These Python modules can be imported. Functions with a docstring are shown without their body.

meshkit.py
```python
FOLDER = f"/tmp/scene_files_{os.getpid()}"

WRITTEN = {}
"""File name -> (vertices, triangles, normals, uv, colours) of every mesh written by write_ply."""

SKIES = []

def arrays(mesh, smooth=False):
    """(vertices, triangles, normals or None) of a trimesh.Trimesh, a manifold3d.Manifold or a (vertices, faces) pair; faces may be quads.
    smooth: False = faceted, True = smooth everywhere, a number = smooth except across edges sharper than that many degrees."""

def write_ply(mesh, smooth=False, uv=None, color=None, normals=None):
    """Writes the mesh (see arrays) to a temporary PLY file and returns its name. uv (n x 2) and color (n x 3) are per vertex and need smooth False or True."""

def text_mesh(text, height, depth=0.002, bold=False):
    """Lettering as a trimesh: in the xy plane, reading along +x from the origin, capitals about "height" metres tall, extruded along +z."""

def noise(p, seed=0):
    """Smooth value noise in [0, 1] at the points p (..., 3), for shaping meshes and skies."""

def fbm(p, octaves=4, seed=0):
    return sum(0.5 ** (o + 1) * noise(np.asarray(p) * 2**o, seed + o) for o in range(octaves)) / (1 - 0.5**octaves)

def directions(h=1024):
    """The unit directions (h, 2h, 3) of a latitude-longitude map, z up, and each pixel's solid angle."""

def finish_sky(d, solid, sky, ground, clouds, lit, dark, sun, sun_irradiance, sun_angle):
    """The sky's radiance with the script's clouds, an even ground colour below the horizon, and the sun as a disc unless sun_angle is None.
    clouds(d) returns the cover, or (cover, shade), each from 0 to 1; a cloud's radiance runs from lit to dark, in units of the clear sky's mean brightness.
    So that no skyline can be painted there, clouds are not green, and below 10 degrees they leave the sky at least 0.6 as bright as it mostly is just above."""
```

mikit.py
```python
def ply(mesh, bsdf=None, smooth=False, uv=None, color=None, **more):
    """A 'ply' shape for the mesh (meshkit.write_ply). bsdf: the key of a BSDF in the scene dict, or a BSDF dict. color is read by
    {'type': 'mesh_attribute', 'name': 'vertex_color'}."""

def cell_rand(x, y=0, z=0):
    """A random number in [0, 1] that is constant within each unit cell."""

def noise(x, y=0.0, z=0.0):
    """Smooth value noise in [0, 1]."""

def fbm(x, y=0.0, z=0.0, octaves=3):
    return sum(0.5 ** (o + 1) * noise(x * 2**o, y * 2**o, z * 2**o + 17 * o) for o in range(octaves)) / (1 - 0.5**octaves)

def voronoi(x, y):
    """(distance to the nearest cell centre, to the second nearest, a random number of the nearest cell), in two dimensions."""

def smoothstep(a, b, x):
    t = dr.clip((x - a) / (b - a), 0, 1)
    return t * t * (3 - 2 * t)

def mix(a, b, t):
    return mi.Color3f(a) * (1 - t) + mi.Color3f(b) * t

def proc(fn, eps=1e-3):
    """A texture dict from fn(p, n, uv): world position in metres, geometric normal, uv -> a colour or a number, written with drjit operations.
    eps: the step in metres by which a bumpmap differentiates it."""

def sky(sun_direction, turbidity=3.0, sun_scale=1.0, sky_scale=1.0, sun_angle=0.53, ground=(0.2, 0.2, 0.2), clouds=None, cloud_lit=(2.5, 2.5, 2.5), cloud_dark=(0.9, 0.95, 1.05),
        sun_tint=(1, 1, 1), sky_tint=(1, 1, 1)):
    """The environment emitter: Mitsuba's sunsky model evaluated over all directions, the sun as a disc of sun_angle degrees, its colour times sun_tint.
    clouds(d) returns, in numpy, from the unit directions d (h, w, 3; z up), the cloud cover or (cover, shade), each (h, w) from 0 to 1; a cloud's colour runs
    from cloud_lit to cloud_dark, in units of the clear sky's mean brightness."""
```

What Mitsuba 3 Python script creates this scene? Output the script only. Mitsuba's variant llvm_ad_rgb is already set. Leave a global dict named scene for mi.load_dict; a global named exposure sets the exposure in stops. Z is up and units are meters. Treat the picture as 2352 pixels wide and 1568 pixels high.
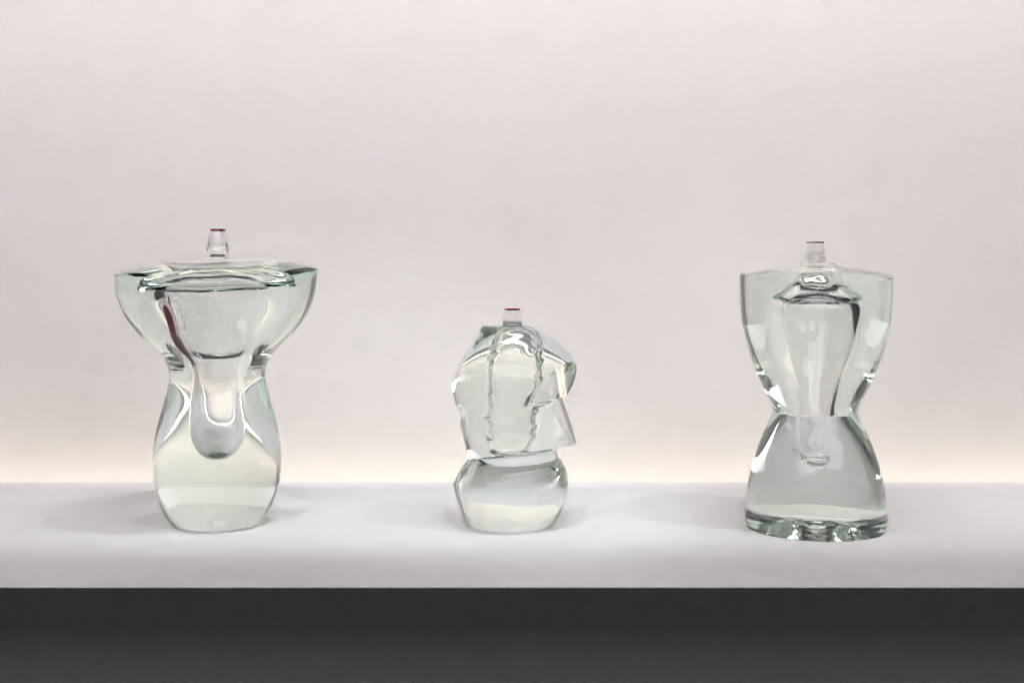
import math
import numpy as np, trimesh, manifold3d as m3, mitsuba as mi, mikit, meshkit
from scipy.interpolate import PchipInterpolator
from scipy.ndimage import gaussian_filter1d
import drjit as dr

T = mi.ScalarTransform4f
scene, labels = {}, {}

# ------------------------------------------------------------------ camera, lamps' strength, exposure
H, F = 0.27, 2825.0                      # eye height over the shelf, focal length in the pixels of the measured picture
CX, CY, PW, PH = 1176.0, 628.0, 2352.0, 1568.0
scene['camera'] = {'type': 'perspective', 'fov': 2 * math.degrees(math.atan(PW / 2 / F)), 'fov_axis': 'x',
                   'principal_point_offset_x': 0.0, 'principal_point_offset_y': (PH / 2 - CY) / PH,
                   'near_clip': 0.05, 'far_clip': 50.0,
                   'to_world': T().look_at(origin=[0, 0, H], target=[0, 1, H], up=[0, 0, 1])}
exposure = 9.50
K = 2.0 ** -9.5                           # the lamps' unit, so that 1.0 shows as about full white
ROOM = [v * K for v in (3.15, 3.03, 3.04)]      # large unseen soft panel, added as ambient fill for the room
STRIP = [v * K for v in (3.0, 2.68, 2.2)]       # warm light strip behind the shelf
WASH = [v * K for v in (162.0, 151.0, 149.0)]      # slim unseen lamp, added to brighten the top of the wall
SPOT = 2800.0 * K
LENS = 0.0095
SPOTS = [  # position, aim, colour
    ((-0.16, 0.78, 1.5), (-0.24, 1.45, 0), (0.95, 1.0, 1.06)),
    ((0.05, 0.98, 1.5), (-0.18, 1.44, 0), (0.92, 0.98, 1.07)),
    ((0.18, 0.98, 1.5), (-0.12, 1.44, 0), (0.92, 0.98, 1.05)),
    ((-0.80, 0.84, 1.5), (-0.98, 1.40, 0), (0.96, 0.96, 1.06)),  # added to brighten the left end of the shelf
    ((1.08, 0.84, 1.5), (0.95, 1.40, 0), (1.5, 1.53, 1.55)),  # added to brighten the right end of the shelf
    ((0.46, 1.12, 1.5), (0.46, 1.54, 0), (0.42, 0.44, 0.45)),  # added overhead fill for the shelf behind the right vessel
    ((0.80, 0.84, 1.5), (0.26, 1.45, 0), (1.55, 1.62, 1.66)),
]
YB, YF, YW = 1.592, 1.062, 1.78            # back and front edge of the shelf, wall


# ------------------------------------------------------------------ materials
def wall_paint(p, n, uv):
    g = mikit.fbm(p.x * 260, p.z * 260, p.y * 260, 3) - 0.5
    m = mikit.fbm(p.x * 14, p.z * 14, 3.0, 4) - 0.5                  # uneven coats of paint
    q = mikit.fbm(p.x * 9, p.z * 9, 8.0, 3) - 0.5
    return mi.Color3f(0.845, 0.822, 0.818) * (1 + 0.03 * g + 0.035 * m) * mi.Color3f(1 + 0.02 * q, 1 - 0.012 * q, 1 - 0.008 * q)


def wall_bump(p, n, uv):
    return mikit.fbm(p.x * 420, p.z * 420, 0.0, 3)


def shelf_paint(p, n, uv):
    g = mikit.fbm(p.x * 22, p.y * 420, 0.0, 3) - 0.5
    s = mikit.cell_rand(p.x * 800, p.y * 800, 7)
    return mi.Color3f(0.72, 0.705, 0.712) * (1 + 0.05 * g) * dr.select(s > 0.99995, 0.6, 1.0)


def panel_paint(p, n, uv):
    g = mikit.fbm(p.x * 600, p.z * 600, 0.0, 3) - 0.5
    return mi.Color3f(0.122, 0.124, 0.126) * (1 + 0.22 * g)


scene['wall_paint'] = {'type': 'bumpmap', 'arbitrary': mikit.proc(wall_bump, 4e-4), 'scale': 0.00012,
                       'bsdf': {'type': 'diffuse', 'reflectance': mikit.proc(wall_paint)}}
scene['shelf_paint'] = {'type': 'principled', 'base_color': mikit.proc(shelf_paint), 'roughness': 0.55, 'specular': 0.4}
scene['panel_paint'] = {'type': 'principled', 'base_color': mikit.proc(panel_paint), 'roughness': 0.6, 'specular': 0.3}
scene['lamp_black'] = {'type': 'twosided', 'bsdf': {'type': 'diffuse', 'reflectance': {'type': 'rgb', 'value': 0.03}}}
scene['red_enamel'] = {'type': 'principled', 'base_color': {'type': 'rgb', 'value': [0.20, 0.010, 0.008]}, 'roughness': 0.15, 'specular': 0.5}
scene['maroon_enamel'] = {'type': 'principled', 'base_color': {'type': 'rgb', 'value': [0.15, 0.014, 0.032]}, 'roughness': 0.3, 'specular': 0.3}
IOR = 1.52
scene['clear_glass'] = {'type': 'dielectric', 'int_ior': IOR, 'ext_ior': 1.0}
scene['air_in_glass'] = {'type': 'dielectric', 'int_ior': 1.0, 'ext_ior': IOR}
scene['glass_tint'] = {'type': 'homogeneous', 'albedo': 0.0, 'scale': 0.8, 'sigma_t': {'type': 'rgb', 'value': [0.92, 0.17, 0.62]}}
TINT = {'type': 'ref', 'id': 'glass_tint'}


# ------------------------------------------------------------------ helpers
def box(x0, x1, y0, y1, z0, z1, bevel=0.0):
    if bevel:
        pts = []
        for x, sx in ((x0, 1), (x1, -1)):
            for y, sy in ((y0, 1), (y1, -1)):
                for z, sz in ((z0, 1), (z1, -1)):
                    pts += [(x + sx * bevel, y + sy * bevel, z), (x + sx * bevel, y, z + sz * bevel), (x, y + sy * bevel, z + sz * bevel)]
        return trimesh.Trimesh(*(lambda m: (m.vert_properties[:, :3], m.tri_verts))(m3.Manifold.hull_points(np.array(pts)).to_mesh()))
    b = trimesh.creation.box((x1 - x0, y1 - y0, z1 - z0))
    b.apply_translation(((x0 + x1) / 2, (y0 + y1) / 2, (z0 + z1) / 2))
    return b


def curve(segments, step=0.0009, even=9.0):
    """A profile (r, z): each segment is a list of points, smooth inside, with a corner between segments."""
    out = []
    for s in segments:
        p = np.asarray(s, float)
        t = np.r_[0, np.cumsum(np.hypot(*np.diff(p, axis=0).T))]
        n = max(2, int(t[-1] / step))
        u = np.linspace(0, t[-1], n + 1)
        q = np.stack([PchipInterpolator(t, p[:, 0])(u), PchipInterpolator(t, p[:, 1])(u)], 1) if len(p) > 2 else p[0] + (p[1] - p[0]) * (u / t[-1])[:, None]
        if len(p) > 4 and t[-1] > 0.05:
            q = fair(q, even)
        out.append(q if not out else q[1:])
    return np.vstack(out)


def fair(q, sigma=9.0):
    """Evens out the curvature of a sampled profile; its two ends stay put."""
    m = len(q)
    k = min(m - 1, int(3 * sigma))
    def pad(c, even0, even1):
        a = c[1:k + 1][::-1] if even0 else 2 * c[0] - c[1:k + 1][::-1]
        b = c[-k - 1:-1][::-1] if even1 else 2 * c[-1] - c[-k - 1:-1][::-1]
        return np.r_[a, c, b]
    p0, p1 = q[0, 0] == 0, q[-1, 0] == 0
    r = gaussian_filter1d(pad(q[:, 0], False, False), sigma)[k:k + m]
    z = gaussian_filter1d(pad(q[:, 1], p0, p1), sigma)[k:k + m]
    r[0], r[-1] = q[0, 0], q[-1, 0]
    if not p0:
        z[0] = q[0, 1]
    if not p1:
        z[-1] = q[-1, 1]
    return np.stack([np.maximum(r, 0), z], 1)


def revolve(profile, n=256, warp=None):
    """Profile from the bottom of the axis to its top, r = 0 at both ends, outward normals."""
    inner = profile[1:-1]
    a = np.arange(n) * 2 * np.pi / n
    v = np.stack([inner[:, None, 0] * np.cos(a), inner[:, None, 0] * np.sin(a), np.repeat(inner[:, 1:2], n, 1)], -1)
    if warp:
        v = warp(v, a)
    m = len(inner)
    i, j = np.meshgrid(np.arange(m - 1), np.arange(n), indexing='ij')
    a0, b0 = i * n + j, i * n + (j + 1) % n
    quads = np.stack([a0, b0, b0 + n, a0 + n], -1).reshape(-1, 4)
    f = np.vstack([quads[:, [0, 1, 2]], quads[:, [0, 2, 3]]])
    ends = np.array([[0, 0, profile[0, 1]], [0, 0, profile[-1, 1]]])
    k, jj = m * n, np.arange(n)
    ends[0, :2], ends[1, :2] = v[0, :, :2].mean(0), v[-1, :, :2].mean(0)
    f = np.vstack([f, np.stack([jj * 0 + k, (jj + 1) % n, jj], 1), np.stack([jj * 0 + k + 1, (m - 1) * n + jj, (m - 1) * n + (jj + 1) % n], 1)])
    return trimesh.Trimesh(np.vstack([v.reshape(-1, 3), ends]), f, process=False)


def rows_to_profile(rows, axis_px, Y0, X0):
    """Half widths measured in the picture -> (r, z) of the turned body standing at (X0, Y0)."""
    d = math.hypot(X0, Y0)
    th = math.atan2(abs(X0), Y0)
    out = []
    for py, hw in rows:
        r = hw * Y0 * math.cos(th) / F
        yt = Y0 * (1 - (r / d) ** 2)
        out.append((r, H - (py - CY) / F * yt))
    return out


def split(mesh, test, smooth, key_a, key_b, shape):
    """The faces of one closed glass skin as two parts that meet edge to edge."""
    sm = trimesh.graph.smooth_shade(mesh, angle=np.radians(smooth), facet_minarea=None) if smooth else mesh
    c = sm.triangles_center
    sel = test(c)
    for key, idx in ((key_a, np.nonzero(sel)[0]), (key_b, np.nonzero(~sel)[0])):
        part = sm.submesh([idx], append=True, repair=False)
        scene[key] = mikit.ply(part, **shape, smooth=True)


def glass(mesh, smooth=30, **more):
    return mikit.ply(mesh, 'clear_glass', smooth=smooth, interior=TINT, **more)


def air(mesh, smooth=30):
    return mikit.ply(mesh, 'air_in_glass', smooth=smooth, exterior=TINT)


def ring(r_in, r_out, z0, z1, wave=0.0, n=96):
    """A rounded ring round the z axis."""
    a, b = np.arange(n) * 2 * np.pi / n, np.arange(10) * 2 * np.pi / 10
    rc, rr, zc, zz = (r_in + r_out) / 2, (r_out - r_in) / 2, (z0 + z1) / 2, (z1 - z0) / 2
    A, B = np.meshgrid(a, b, indexing='ij')
    thick = 1 + wave * np.sin(A * 1.0 + 0.6) + wave * 0.5 * np.sin(A * 3)
    R = rc + rr * np.cos(B)
    v = np.stack([R * np.cos(A), R * np.sin(A), z1 - zz + zz * np.sin(B) * np.where(np.sin(B) < 0, thick, 1)], -1).reshape(-1, 3)
    i, j = np.meshgrid(np.arange(n), np.arange(10), indexing='ij')
    q = np.stack([i * 10 + j, ((i + 1) % n) * 10 + j, ((i + 1) % n) * 10 + (j + 1) % 10, i * 10 + (j + 1) % 10], -1).reshape(-1, 4)
    return trimesh.Trimesh(v, np.vstack([q[:, [0, 1, 2]], q[:, [0, 2, 3]]]), process=False)


# ------------------------------------------------------------------ the setting
wall = box(-1.6, 1.6, YW, YW + 0.12, -1.2, 2.4)
scene['wall'] = mikit.ply(wall, 'wall_paint')
labels['wall'] = {'label': 'plain off-white plaster wall rising behind the shelf', 'category': 'wall', 'kind': 'structure'}
scene['shelf__top_board'] = mikit.ply(box(-1.6, 1.6, YF, YB, -0.0012, 0.0, 0.0002), 'shelf_paint')
scene['shelf__front_panel'] = mikit.ply(box(-1.6, 1.6, YF + 0.16, YF + 0.18, -0.5, -0.0013), 'panel_paint')
labels['shelf'] = {'label': 'long white display shelf with a dark charcoal front', 'category': 'shelf', 'kind': 'structure'}
labels['shelf__front_panel'] = {'label': 'dark charcoal front panel below the white top'}

scene['room_grey'] = {'type': 'diffuse', 'reflectance': {'type': 'rgb', 'value': [0.45, 0.445, 0.44]}}
scene['room_dark'] = {'type': 'diffuse', 'reflectance': {'type': 'rgb', 'value': [0.17, 0.175, 0.18]}}
scene['ceiling_white'] = {'type': 'diffuse', 'reflectance': {'type': 'rgb', 'value': [0.84, 0.83, 0.82]}}
scene['floor'] = mikit.ply(box(-4, 4, -3.5, YW, -1.0, -0.95), 'room_grey')
scene['room_wall'] = mikit.ply(box(-4, 4, -3.6, -3.5, -1.0, 2.4), 'room_grey')
scene['ceiling'] = mikit.ply(box(-4, 4, -3.5, YW, 2.4, 2.5), 'ceiling_white')
for k, x in (('room_wall_001', -4.1), ('room_wall_002', 4.0)):
    scene[k] = mikit.ply(box(x, x + 0.1, -3.5, 3.5, -0.95, 2.4), 'room_dark')
    labels[k] = {'label': 'dark side wall of the room', 'kind': 'structure'}
for k, t in (('floor', 'grey floor of the room'), ('room_wall', 'grey wall behind the viewer'), ('ceiling', 'white ceiling of the room')):
    labels[k] = {'label': t, 'kind': 'structure'}

# ------------------------------------------------------------------ lamps, all outside the frame
scene['ceiling_fill__diffuser'] = {'type': 'rectangle', 'to_world': T().look_at(origin=[0, -1.75, 2.3], target=[0, -1.35, 0.3], up=[0, 1, 0]).scale([3.4, 1.3, 1]),
                                    'bsdf': {'type': 'ref', 'id': 'lamp_black'}, 'emitter': {'type': 'area', 'radiance': {'type': 'rgb', 'value': ROOM}}}  # added panel that supplies the soft ambient light
labels['ceiling_fill'] = {'label': 'unseen broad soft panel under the ceiling, added as ambient fill', 'category': 'lamp'}
s0, s1 = YW - 0.075, YW - 0.03
sv = np.array([[-1.58, s0, -0.050], [1.58, s0, -0.050], [1.58, s1, -0.060], [-1.58, s1, -0.060]])
scene['light_strip__diffuser'] = mikit.ply((sv, np.array([[0, 1, 2, 3]])), 'lamp_black', emitter={'type': 'area', 'radiance': {'type': 'rgb', 'value': STRIP}})
labels['light_strip'] = {'label': 'warm light strip in the gap between shelf and wall', 'category': 'lamp'}
scene['added_wall_wash__diffuser'] = {'type': 'rectangle', 'to_world': T().look_at(origin=[0, 1.50, 1.60], target=[0, 1.50 + 0.9, 1.60 - 0.43], up=[0, 0, 1]).scale([1.3, 0.02, 1]),
                                  'bsdf': {'type': 'ref', 'id': 'lamp_black'}, 'emitter': {'type': 'area', 'radiance': {'type': 'rgb', 'value': WASH}}}  # added fill for the upper wall
scene['added_wall_wash__housing'] = mikit.ply(box(-1.32, 1.32, 1.40, 1.475, 1.56, 1.66, 0.004), 'lamp_black')
scene['added_wall_wash__added_flap'] = mikit.ply(box(-1.4, 1.4, 1.30, 1.512, 1.448, 1.452), 'lamp_black')  # added blade that keeps the wash off the shelf
scene['added_wall_wash__added_flap_001'] = mikit.ply(box(-1.4, 1.4, 1.556, YW - 0.002, 1.448, 1.452), 'lamp_black')  # added blade that keeps the wash off the wall higher up
labels['added_wall_wash'] = {'label': 'unseen slim linear lamp added to brighten the top of the wall', 'category': 'lamp'}
tube_prof = np.array([[0.046, 0.17], [0.049, 0.17], [0.049, -0.02], [0.046, -0.02]])
tn = 48
ta = np.arange(tn) * 2 * np.pi / tn
tvert = np.array([[[r * math.cos(t), r * math.sin(t), z] for t in ta] for r, z in tube_prof]).reshape(-1, 3)
tf = []
for k in range(4):
    for j in range(tn):
        a0, b0, c0, d0 = k * tn + j, k * tn + (j + 1) % tn, ((k + 1) % 4) * tn + (j + 1) % tn, ((k + 1) % 4) * tn + j
        tf += [[a0, b0, c0], [a0, c0, d0]]
cap = trimesh.creation.cylinder(0.048, 0.006, sections=48)
cap.apply_translation((0, 0, -0.016))
tube = trimesh.util.concatenate([trimesh.Trimesh(tvert, np.array(tf), process=False), cap])
tube_ply = mikit.ply(tube, 'lamp_black')
for i, (pos, aim, col) in enumerate(SPOTS):
    key = 'spotlight' + (f'_{i:03d}' if i else '')
    m = T().look_at(origin=list(pos), target=list(aim), up=[0, 1, 0])
    scene[key + '__housing'] = {**tube_ply, 'to_world': m}
    scene[key + '__lens'] = {'type': 'disk', 'to_world': m @ T().scale([LENS, LENS, 1]), 'bsdf': {'type': 'ref', 'id': 'lamp_black'},
                             'emitter': {'type': 'area', 'radiance': {'type': 'rgb', 'value': [SPOT * c for c in col]}}}
    yb = pos[1] + (1.19 - pos[1]) * 0.2 / 1.5                 # added blade under the lamp: cuts its beam off near the front edge of the shelf
    scene[key + '__added_flap'] = mikit.ply(box(pos[0] - 0.09, pos[0] + 0.09, yb - 0.10, yb, pos[2] - 0.202, pos[2] - 0.2), 'lamp_black')
    labels[key] = {'label': 'unseen small black tube spotlight aimed down at the shelf, some added as fill', 'category': 'lamp', 'group': 'spotlights above the shelf'}


# ------------------------------------------------------------------ left vessel: bowl on a pear-shaped foot
SA = 226


def left_vessel():
    X0, Y0, px = -0.3183, 1.33, 500
    P = lambda rows: rows_to_profile(rows, px, Y0, X0)
    s = Y0 * math.cos(math.atan2(abs(X0), Y0)) / F                 # metres per pixel of half width
    zp = lambda py: H - (py - CY) / F * Y0
    foot = P([(1200, 105), (1196, 110), (1190, 115), (1180, 121), (1160, 130), (1140, 137), (1120, 142), (1100, 145.5), (1080, 147.5), (1060, 148), (1040, 147.5), (1020, 146), (1000, 143),
              (980, 139.5), (960, 134), (940, 128.5), (920, 122.5), (900, 117), (880, 111), (866, 108.5)])
    foot[0] = (104 * s, 0.0012)
    neck = P([(866, 108.5), (856, 110), (850, 110)])
    bands = P([(850, 110), (842, 112.2), (834, 115), (826, 118.2), (819, 121.5), (813, 125)])
    bowl = P([(813, 125), (805, 134), (790, 152.5), (760, 185), (740, 200.5), (720, 212), (700, 221), (680, 227), (660, 231), (640, 232.5), (624, 232.5)])
    top = [(bowl[-1][0], bowl[-1][1]), (0.0935, zp(615.5)), (0.0787, zp(607)), (0.060, zp(599)), (0.042, zp(593.5)), (0.026, zp(590.5)), (0.0175, zp(589))]
    kn = [[(17.5 * s, zp(589)), (26 * s, zp(575))], [(26 * s, zp(575)), (17 * s, zp(528))], [(17 * s, zp(528)), (16 * s, zp(526)), (14.3 * s, zp(528))],
          [(14.3 * s, zp(528)), (18.5 * s, zp(556)), (15.5 * s, zp(570)), (0, zp(573))]]
    top[-1] = kn[0][0]
    prof = curve([[(0, 0.0032), (30 * s, 0.0029), (60 * s, 0.0019), (92 * s, 0.0003)], [(92 * s, 0.0003), (96 * s, 0.0003)], [(96 * s, 0.0003), foot[0]], foot + neck[1:] + bands[1:] + bowl[1:], top] + kn)
    zr = bowl[-1][1]

    def warp(v, a):
        p = v.copy()
        w = np.clip((v[..., 2] - zp(760)) / (zr - zp(760)), 0, 1)
        keep = v[..., 2] > zp(600)
        rr = np.hypot(v[..., 0], v[..., 1]) + 1e-9
        w = np.where(keep, np.clip(rr / 0.105, 0, 1) ** 1.5, w)
        p[..., 2] += w * (0.0366 * v[..., 0] - 0.010 * v[..., 1])         # the sawn rim leans
        base = np.clip(v[..., 2] / 0.02, 0, 1)
        d = (meshkit.fbm(np.stack([np.cos(a) * 1.2 + 0 * v[..., 0], np.sin(a) * 1.2 + 0 * v[..., 0], v[..., 2] * 22], -1), 2, 3) - 0.5) * 0.0005 * base
        nk = np.exp(-((v[..., 2] - zp(832)) / 0.0075) ** 4)
        d = d + nk * 0.0003 * np.sin(v[..., 2] * 2 * np.pi / 0.0036 + 0.8 * np.sin(2 * a)) * np.cos(a) ** 2
        rr = np.hypot(v[..., 0], v[..., 1]) + 1e-9
        ok = np.clip((zp(640) - v[..., 2]) / 0.03, 0, 1)
        p[..., :2] *= (1 + ok * d / rr * np.clip(rr / 0.03, 0, 1))[..., None]
        return p

    body = revolve(prof, 288, warp)
    body.apply_translation((X0, Y0, 0))
    zk = zp(589)
    split(body, lambda c: (c[:, 2] > zk - 0.0007) & (np.hypot(c[:, 0] - X0, c[:, 1] - Y0) < 17.6 * s + 0.0108) & ((np.hypot(c[:, 0] - X0, c[:, 1] - Y0) < 17.5 * s) | (c[:, 2] > zk + 0.0004)),
          30, 'glass_vessel__knob', 'glass_vessel__body', dict(bsdf='clear_glass', interior=TINT))
    # hollow inside: a flat pan under the lid, a funnel and a long finger
    g = 0.00044
    cav = [(0, zp(1054)), (12 * g, zp(1053)), (26 * g, zp(1045)), (37 * g, zp(1027)), (43 * g, zp(1004)), (45.5 * g, zp(980)), (45 * g, zp(950)), (43.5 * g, zp(915)), (43 * g, zp(880)), (45 * g, zp(850)),
           (51 * g, zp(822)), (61 * g, zp(795)), (78 * g, zp(760)), (97 * g, zp(725)), (111 * g, zp(702)), (119 * g, zp(689))]
    pan = [(119 * g, zp(689)), (124 * g, zp(681)), (128.5 * g, zp(673)), (130.5 * g, zp(664)), (130 * g, zp(650)), (127 * g, zp(639)), (118 * g, zp(630)), (95 * g, zp(623)), (58 * g, zp(614)), (24 * g, zp(608)), (0, zp(607))]
    cprof = curve([cav + pan[1:]], 0.0008)

    def cwarp(v, a):
        p = v.copy()
        fl = np.clip((v[..., 2] - zp(690)) / (zp(650) - zp(690)), 0, 1)
        d = (meshkit.fbm(np.stack([np.cos(a) * 1.6 + 4 + 0 * v[..., 0], np.sin(a) * 1.6 + 0 * v[..., 0], v[..., 2] * 26], -1), 3, 11) - 0.5)
        rr = np.hypot(v[..., 0], v[..., 1]) + 1e-9
        p[..., :2] *= (1 + d * (0.0004 + 0.0014 * fl) / rr * np.clip(rr / 0.03, 0, 1))[..., None]
        p[..., 2] += fl * (0.030 * v[..., 0] + 0.0016 * (meshkit.fbm(np.stack([np.cos(a) * 2.2 + 0 * v[..., 0], np.sin(a) * 2.2 + 0 * v[..., 0], 0 * v[..., 0]], -1), 2, 5) - 0.5) * np.clip(rr / 0.04, 0, 1))
        return p

    cm = revolve(cprof, 288, cwarp)
    cm.apply_translation((X0, Y0, 0))
    scene['glass_vessel__hollow'] = air(cm)
    # maroon streak lying in the glass just outside the funnel
    def funnel_r(z):
        c = np.array(cav)
        return np.interp(z, c[:, 1], c[:, 0])
    path, wid = [], []
    for t in np.linspace(0, 1, 40):
        z = zp(668) + (zp(821) - zp(668)) * t
        ang = math.radians(SA + 5 * math.sin(t * 7 + 0.5))
        r = funnel_r(z) + 0.0004
        path.append((X0 + r * math.cos(ang), Y0 + r * math.sin(ang), z))
        wid.append(0.0003 + 0.0031 * float(np.interp(t, [0, 0.08, 0.2, 0.42, 0.6, 0.75, 1], [0.05, 0.6, 1.0, 0.95, 0.62, 0.3, 0.12])))
    path, wid = np.array(path), np.array(wid)
    tan = np.gradient(path, axis=0)
    tan /= np.linalg.norm(tan, axis=1, keepdims=True)
    out = path - np.array([X0, Y0, 0])
    out[:, 2] = 0
    out /= np.linalg.norm(out, axis=1, keepdims=True)
    side = np.cross(tan, out)
    side /= np.linalg.norm(side, axis=1, keepdims=True)
    nrm = np.cross(side, tan)
    k = 16
    b = np.arange(k) * 2 * np.pi / k
    v = path[:, None] + wid[:, None, None] * (np.cos(b)[None, :, None] * side[:, None] + 0.5 * np.sin(b)[None, :, None] * nrm[:, None])
    m = len(path)
    i, j = np.meshgrid(np.arange(m - 1), np.arange(k), indexing='ij')
    q = np.stack([i * k + j, i * k + (j + 1) % k, (i + 1) * k + (j + 1) % k, (i + 1) * k + j], -1).reshape(-1, 4)
    vv = np.vstack([v.reshape(-1, 3), path[:1], path[-1:]])
    jj = np.arange(k)
    ff = np.vstack([q[:, [0, 1, 2]], q[:, [0, 2, 3]], np.stack([jj * 0 + m * k, (jj + 1) % k, jj], 1), np.stack([jj * 0 + m * k + 1, (m - 1) * k + jj, (m - 1) * k + (jj + 1) % k], 1)])
    sm = trimesh.Trimesh(vv, ff, process=False)
    if sm.volume < 0:
        sm.invert()
    scene['glass_vessel__streak'] = mikit.ply(sm, 'maroon_enamel', smooth=True)
    rm = ring(13.6 * s, 17.9 * s, zp(529.8), zp(525.6), 0.4)
    rm.apply_translation((X0, Y0, 0))
    scene['glass_vessel__rim'] = mikit.ply(rm, 'red_enamel', smooth=True)
    labels['glass_vessel'] = {'label': 'clear glass vessel with a wide bowl top and a maroon streak inside', 'category': 'vase'}
    labels['glass_vessel__rim'] = {'label': 'dark red lip of the knob'}
    labels['glass_vessel__streak'] = {'label': 'maroon streak running down inside the clear glass'}


left_vessel()


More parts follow.
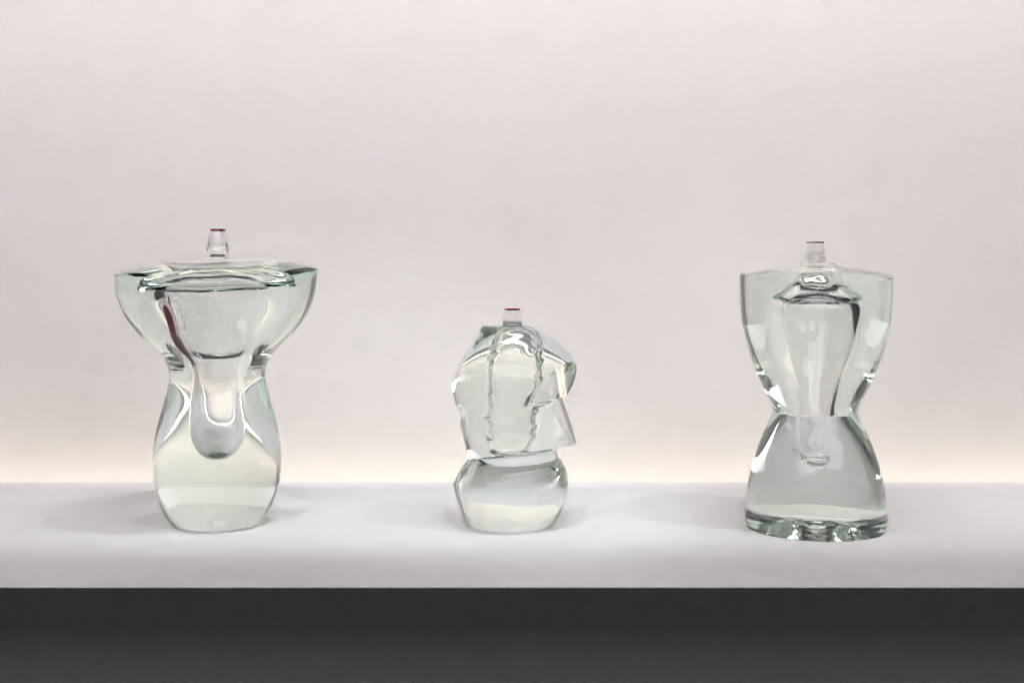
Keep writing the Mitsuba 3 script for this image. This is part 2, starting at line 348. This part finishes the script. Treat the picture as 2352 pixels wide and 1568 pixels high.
# ------------------------------------------------------------------ middle vessel: stacked sharp-edged blocks
def middle_vessel():
    X0, Y0, c0 = -0.001, 1.325, 1174.0
    s = Y0 / F
    zp = lambda py: H - (py - CY) / F * Y0
    xp = lambda px: (px - c0) * s

    def oval(L, R, ry, yo=0.0, n=160):
        a = np.arange(n) * 2 * np.pi / n
        x0, z0, x1, z1 = xp(L[0]), zp(L[1]), xp(R[0]), zp(R[1])
        return np.stack([(x0 + x1) / 2 + (x1 - x0) / 2 * np.cos(a), yo + ry * np.sin(a), (z0 + z1) / 2 + (z1 - z0) / 2 * np.cos(a)], 1)

    def hull(rings):
        return m3.Manifold.hull_points(np.vstack(rings))

    def cut(m, normal, point):
        n = np.array(normal, float)
        n /= np.linalg.norm(n)
        return m.trim_by_plane(tuple(-n), float(-n @ np.array(point)))

    def barrel(rows, step=4.0):
        """Round block from silhouette rows (y, left, right) of the picture."""
        r = np.array(rows, float)
        ys = np.linspace(r[0, 0], r[-1, 0], max(2, int((r[-1, 0] - r[0, 0]) / step)))
        Ls, Rs = (fair(np.stack([PchipInterpolator(r[:, 0], r[:, k])(ys), ys], 1), 2.5)[:, 0] for k in (1, 2))
        return hull([oval((l, y), (q, y), 0.96 * (q - l) / 2 * s) for y, l, q in zip(ys, Ls, Rs)])

    def facet(p, q, depth, yaw, side):
        """Plane through the picture points p and q at the given depth (pixels), turned by yaw degrees so that it shows from the front."""
        a, b = np.array([xp(p[0]), depth * s, zp(p[1])]), np.array([xp(q[0]), depth * s, zp(q[1])])
        t = math.radians(yaw)
        n = np.cross(b - a, (math.sin(t) * -side, -math.cos(t), 0))
        n *= np.sign(n[0]) * side
        return n, a

    upper = barrel([(748, 1108, 1218), (756, 1098, 1236), (770, 1082, 1260), (790, 1066, 1286), (815, 1051, 1311), (845, 1042, 1326), (880, 1036, 1335), (900, 1040, 1337), (920, 1044.5, 1338), (960, 1053.5, 1336),
                    (1000, 1062.5, 1330), (1030, 1069.5, 1322), (1062, 1077, 1310)])
    upper = cut(upper, *facet((1108, 745), (1036, 880), 12, 4, -1))
    n_e = np.array([0.13, -0.12, -1.0])
    upper = cut(upper, n_e, (xp(1315), -0.01, zp(1019)))
    # the notch on the right: a wedge whose apex line runs obliquely through the block
    for yaw, rise in ((26, 1.45), (8, -2.3)):
        t = math.radians(yaw)
        e1 = np.array([math.cos(t), -math.sin(t), 0])          # into the open side
        e2 = np.array([math.sin(t), math.cos(t), 0])           # along the apex line
        ap = np.array([xp(1284), 0.020, zp(918)])
        wedge = []
        for k in (-0.2, 0.2):
            wedge += [ap + k * e2, ap + k * e2 + 0.12 * e1, ap + k * e2 + 0.12 * e1 + np.array([0, 0, 0.12 * rise])]
        upper = upper - m3.Manifold.hull_points(np.array(wedge))
    L = barrel([(1046, 1086, 1280), (1054, 1074, 1289), (1066, 1058, 1296), (1084, 1044, 1302), (1105, 1035, 1305), (1130, 1034, 1303), (1150, 1041, 1298), (1165, 1048, 1293), (1180, 1056, 1286), (1192, 1065, 1278), (1200, 1070, 1272), (1203.2, 1076, 1266)], 3)
    L = cut(L, *facet((1077, 1062), (1043, 1118), 20, 12, -1))
    L = cut(L, *facet((1043, 1118), (1064, 1196), 20, 14, -1))
    L = cut(L, *facet((1053, 1140), (1078, 1206), -45, 34, -1))
    L = cut(L, (0.24, 0.95, 0.15), (0.004, 0.0525, zp(1130)))
    L = cut(L, (-0.28, 0.95, 0.08), (-0.014, 0.052, zp(1130)))
    punt = m3.Manifold.sphere(0.20, 128).translate((xp(1171), 0, -0.20 + 0.0042))
    L = L - punt
    seam = hull([oval((1092, 1046), (1279, 1024), 0.0495), oval((1088, 1060), (1281, 1048), 0.0505)])
    body = (upper + L + seam).refine_to_length(0.006)
    g = body.to_mesh()
    body = trimesh.Trimesh(g.vert_properties[:, :3], g.tri_verts, process=True)
    kc = (xp(1177) + 0.0, 0.0)
    kr = [[(0, zp(756)), (24 * s, zp(756))], [(24 * s, zp(756)), (22.5 * s, zp(747))], [(22.5 * s, zp(747)), (18.5 * s, zp(711))], [(18.5 * s, zp(711)), (17 * s, zp(709)), (15 * s, zp(711))],
          [(15 * s, zp(711)), (17 * s, zp(738)), (14 * s, zp(746)), (0, zp(749))]]
    knob = revolve(curve(kr, 0.0008), 128)
    knob.apply_translation((kc[0], kc[1], 0))
    mk = m3.Manifold(m3.Mesh(np.asarray(knob.vertices, np.float32), np.asarray(knob.faces, np.uint32)))
    mb = m3.Manifold(m3.Mesh(np.asarray(body.vertices, np.float32), np.asarray(body.faces, np.uint32)))
    g = (mb + mk).to_mesh()
    allm = trimesh.Trimesh(g.vert_properties[:, :3], g.tri_verts, process=True)
    sm = trimesh.graph.smooth_shade(allm, angle=np.radians(14), facet_minarea=None)
    c = sm.triangles_center
    fn = sm.face_normals
    rk = np.hypot(c[:, 0] - kc[0], c[:, 1] - kc[1])
    isk = (rk < 23.5 * s) & (c[:, 2] > zp(752)) & ((c[:, 2] > zp(747.6)) | (rk < 16 * s))
    t1 = c[:, 2] - (zp(915) + (zp(966) - zp(915)) * (c[:, 0] - xp(1277)) / (xp(1054) - xp(1277)))
    t2 = c[:, 2] - (zp(1036) + (zp(1054) - zp(1036)) * (c[:, 0] - xp(1284)) / (xp(1087) - xp(1284)))
    which = np.where(isk, 0, np.where(t1 > 0, 1, np.where(t2 > 0, 2, 3)))
    for k, name in enumerate(('knob', 'upper_block', 'middle_block', 'lower_block')):
        part = sm.submesh([np.nonzero(which == k)[0]], append=True, repair=False)
        part.apply_translation((X0, Y0, 0.0))
        scene['faceted_vessel__' + name] = mikit.ply(part, 'clear_glass', smooth=True, interior=TINT)
    # the hollow: a tall crumpled bag
    h = [(0, zp(1040)), (14 * s, zp(1039)), (26 * s, zp(1032)), (33 * s, zp(1018)), (36 * s, zp(1000)), (39 * s, zp(960)), (42 * s, zp(920)), (44 * s, zp(880)), (46 * s, zp(840)), (45 * s, zp(815)), (41 * s, zp(794)), (31 * s, zp(780)), (16 * s, zp(772)), (0, zp(770))]

    def crumple(v, a):
        p = v.copy()
        z = v[..., 2]
        lean = (z - zp(1040)) * 0.03
        edge = np.abs(np.cos(a)) ** 6
        bead = 0.5 + 0.5 * np.sin(z * 2 * np.pi / 0.0068 + 2.5 * np.sin(z * 90) + np.where(np.cos(a) > 0, 1.7, 0))
        up = np.clip((zp(775) - z) / (zp(775) - zp(830)), 0, 1) * np.clip((z - zp(1036)) / 0.02, 0, 1)
        n1 = meshkit.fbm(np.stack([np.cos(a) * 1.8 + 0 * z, np.sin(a) * 1.8 + 0 * z, z * 130], -1), 3, 21) - 0.5
        low = np.clip((zp(900) - z) / 0.02, 0, 1)
        n2 = meshkit.fbm(np.stack([np.cos(a) * 1.3 + 7 + 0 * z, np.sin(a) * 1.3 + 0 * z, z * 75], -1), 2, 31) - 0.5
        d = up * (edge * (0.0009 * bead + 0.0020 * n1) + low * 0.0042 * n2 + 0.0012 * n2)
        rr = np.hypot(v[..., 0], v[..., 1]) + 1e-9
        f = 1 + d / rr * np.clip(rr / 0.012, 0, 1)
        p[..., 0] = v[..., 0] * f + lean
        p[..., 1] = v[..., 1] * f * 0.72
        return p

    cm = revolve(curve([h], 0.0005), 256, crumple)
    cm.apply_translation((X0 + xp(1178), Y0, 0))
    scene['faceted_vessel__hollow'] = air(cm)
    rm = ring(14.2 * s, 19 * s, zp(711.8), zp(708.2), 0.2)
    rm.apply_translation((X0 + kc[0], Y0, 0))
    scene['faceted_vessel__rim'] = mikit.ply(rm, 'red_enamel', smooth=True)
    labels['faceted_vessel'] = {'label': 'small clear glass vessel cut into tilted sharp-edged blocks, standing in the middle', 'category': 'vase'}
    labels['faceted_vessel__rim'] = {'label': 'dark red lip of the knob'}


middle_vessel()


# ------------------------------------------------------------------ right vessel: hourglass
def right_vessel():
    X0, Y0, px = 0.323, 1.31, 1872.5
    P = lambda rows: rows_to_profile(rows, px, Y0, X0)
    s = Y0 * math.cos(math.atan2(abs(X0), Y0)) / F
    zp = lambda py: H - (py - CY) / F * Y0
    lower = P([(1190, 164.5), (1160, 163.2), (1120, 158.5), (1080, 150), (1040, 138), (1000, 122.5), (970, 108.5), (955, 101.5), (947, 98.2)])
    upper = P([(945, 97.8), (930, 101.5), (900, 116.5), (860, 135), (820, 151.5), (780, 163), (740, 170.5), (700, 175), (660, 176), (629, 176)])
    band = [(159.5 * s, 0.0004), (164 * s, 0.0076)]
    top = [upper[-1], (0.055, zp(620.5)), (0.034, zp(613)), (36 * s, zp(602)), (26 * s, zp(594.5))]
    kn = [[top[-1], (24.5 * s, zp(588))], [(24.5 * s, zp(588)), (20 * s, zp(558))], [(20 * s, zp(558)), (18.6 * s, zp(555.5)), (17 * s, zp(558))],
          [(17 * s, zp(558)), (18.2 * s, zp(580)), (15 * s, zp(589)), (8 * s, zp(593)), (0, zp(594))]]
    prof = curve([[(0, 0.0215), (50 * s, 0.0211), (80 * s, 0.0192), (105 * s, 0.0142), (125 * s, 0.0065), (140 * s, 0.0004)], [(140 * s, 0.0004), band[0]], [band[0], band[1]], [band[1], (164.5 * s, 0.012), lower[0]] + lower[1:], [lower[-1], upper[0]], upper, top] + kn)

    def warp(v, a):
        p = v.copy()
        rr = np.hypot(v[..., 0], v[..., 1]) + 1e-9
        base = np.clip((v[..., 2] - 0.01) / 0.03, 0, 1) * (v[..., 2] < zp(640))
        d = (meshkit.fbm(np.stack([np.cos(a) * 1.3 + 2 + 0 * rr, np.sin(a) * 1.3 + 0 * rr, v[..., 2] * 16], -1), 2, 8) - 0.5) * 0.0009 * base
        p[..., :2] *= (1 + d / rr * np.clip(rr / 0.03, 0, 1))[..., None]
        return p

    body = revolve(prof, 288, warp)
    body.apply_translation((X0, Y0, 0))
    zk = zp(594.5)
    rad = lambda c: np.hypot(c[:, 0] - X0, c[:, 1] - Y0)
    sm = trimesh.graph.smooth_shade(body, angle=np.radians(30), facet_minarea=None)
    c = sm.triangles_center
    isk = ((c[:, 2] > zk) | (rad(c) < 17.5 * s)) & (c[:, 2] > zp(597))
    isl = ~isk & (c[:, 2] < zp(946))
    for name, sel in (('knob', isk), ('foot', isl), ('cup', ~isk & ~isl)):
        part = sm.submesh([np.nonzero(sel)[0]], append=True, repair=False)
        scene['hourglass_vessel__' + name] = mikit.ply(part, 'clear_glass', smooth=True, interior=TINT)
    g = 0.000445
    cav = [(0, zp(1080)), (14 * g, zp(1079.5)), (26 * g, zp(1071)), (34 * g, zp(1055)), (38 * g, zp(1035)), (38.5 * g, zp(1010)), (36 * g, zp(980)), (34 * g, zp(950)), (36 * g, zp(915)), (42 * g, zp(880)),
           (52 * g, zp(845)), (63 * g, zp(810)), (72 * g, zp(775)), (78 * g, zp(740)), (81 * g, zp(715)), (80.5 * g, zp(699))]
    wing = [(80.5 * g, zp(699)), (78 * g, zp(688)), (73 * g, zp(680)), (65 * g, zp(673)), (56 * g, zp(667)), (48 * g, zp(660)), (43.5 * g, zp(652)), (41.5 * g, zp(644)), (40.5 * g, zp(635)), (39 * g, zp(626)),
            (36 * g, zp(619)), (29 * g, zp(612.5)), (15 * g, zp(607.5)), (0, zp(606))]
    cprof = curve([cav + wing[1:]], 0.0008, 5.0)

    def cwarp(v, a):
        p = v.copy()
        z = v[..., 2]
        rr = np.hypot(v[..., 0], v[..., 1]) + 1e-9
        fold = np.clip((z - zp(940)) / 0.03, 0, 1) * np.clip((zp(690) - z) / 0.02, 0, 1)
        n1 = meshkit.fbm(np.stack([np.cos(a + z * 3) * 2.4 + 3 + 0 * z, np.sin(a + z * 3) * 2.4 + 0 * z, z * 7], -1), 2, 41) - 0.5
        top = np.clip((z - zp(690)) / 0.01, 0, 1)
        n2 = meshkit.fbm(np.stack([np.cos(a) * 2 + 0 * z, np.sin(a) * 2 + 0 * z, z * 40], -1), 2, 43) - 0.5
        d = 0.0022 * fold * n1 + 0.003 * top * n2 + 0.001 * n2
        p[..., :2] *= (1 + d / rr * np.clip(rr / 0.03, 0, 1))[..., None]
        p[..., 0] += 0.0012 * np.clip((z - zp(950)) / 0.1, 0, 1)
        return p

    cm = revolve(cprof, 288, cwarp)
    cm.apply_translation((X0, Y0, 0))
    scene['hourglass_vessel__hollow'] = air(cm)
    rm = ring(16.2 * s, 20.6 * s, zp(559), zp(555), 0.3)
    rm.apply_translation((X0, Y0, 0))
    scene['hourglass_vessel__rim'] = mikit.ply(rm, 'red_enamel', smooth=True)
    labels['hourglass_vessel'] = {'label': 'clear glass vessel shaped like an hourglass with a tall cup on a flared foot', 'category': 'vase'}
    labels['hourglass_vessel__rim'] = {'label': 'dark red lip of the knob'}


right_vessel()
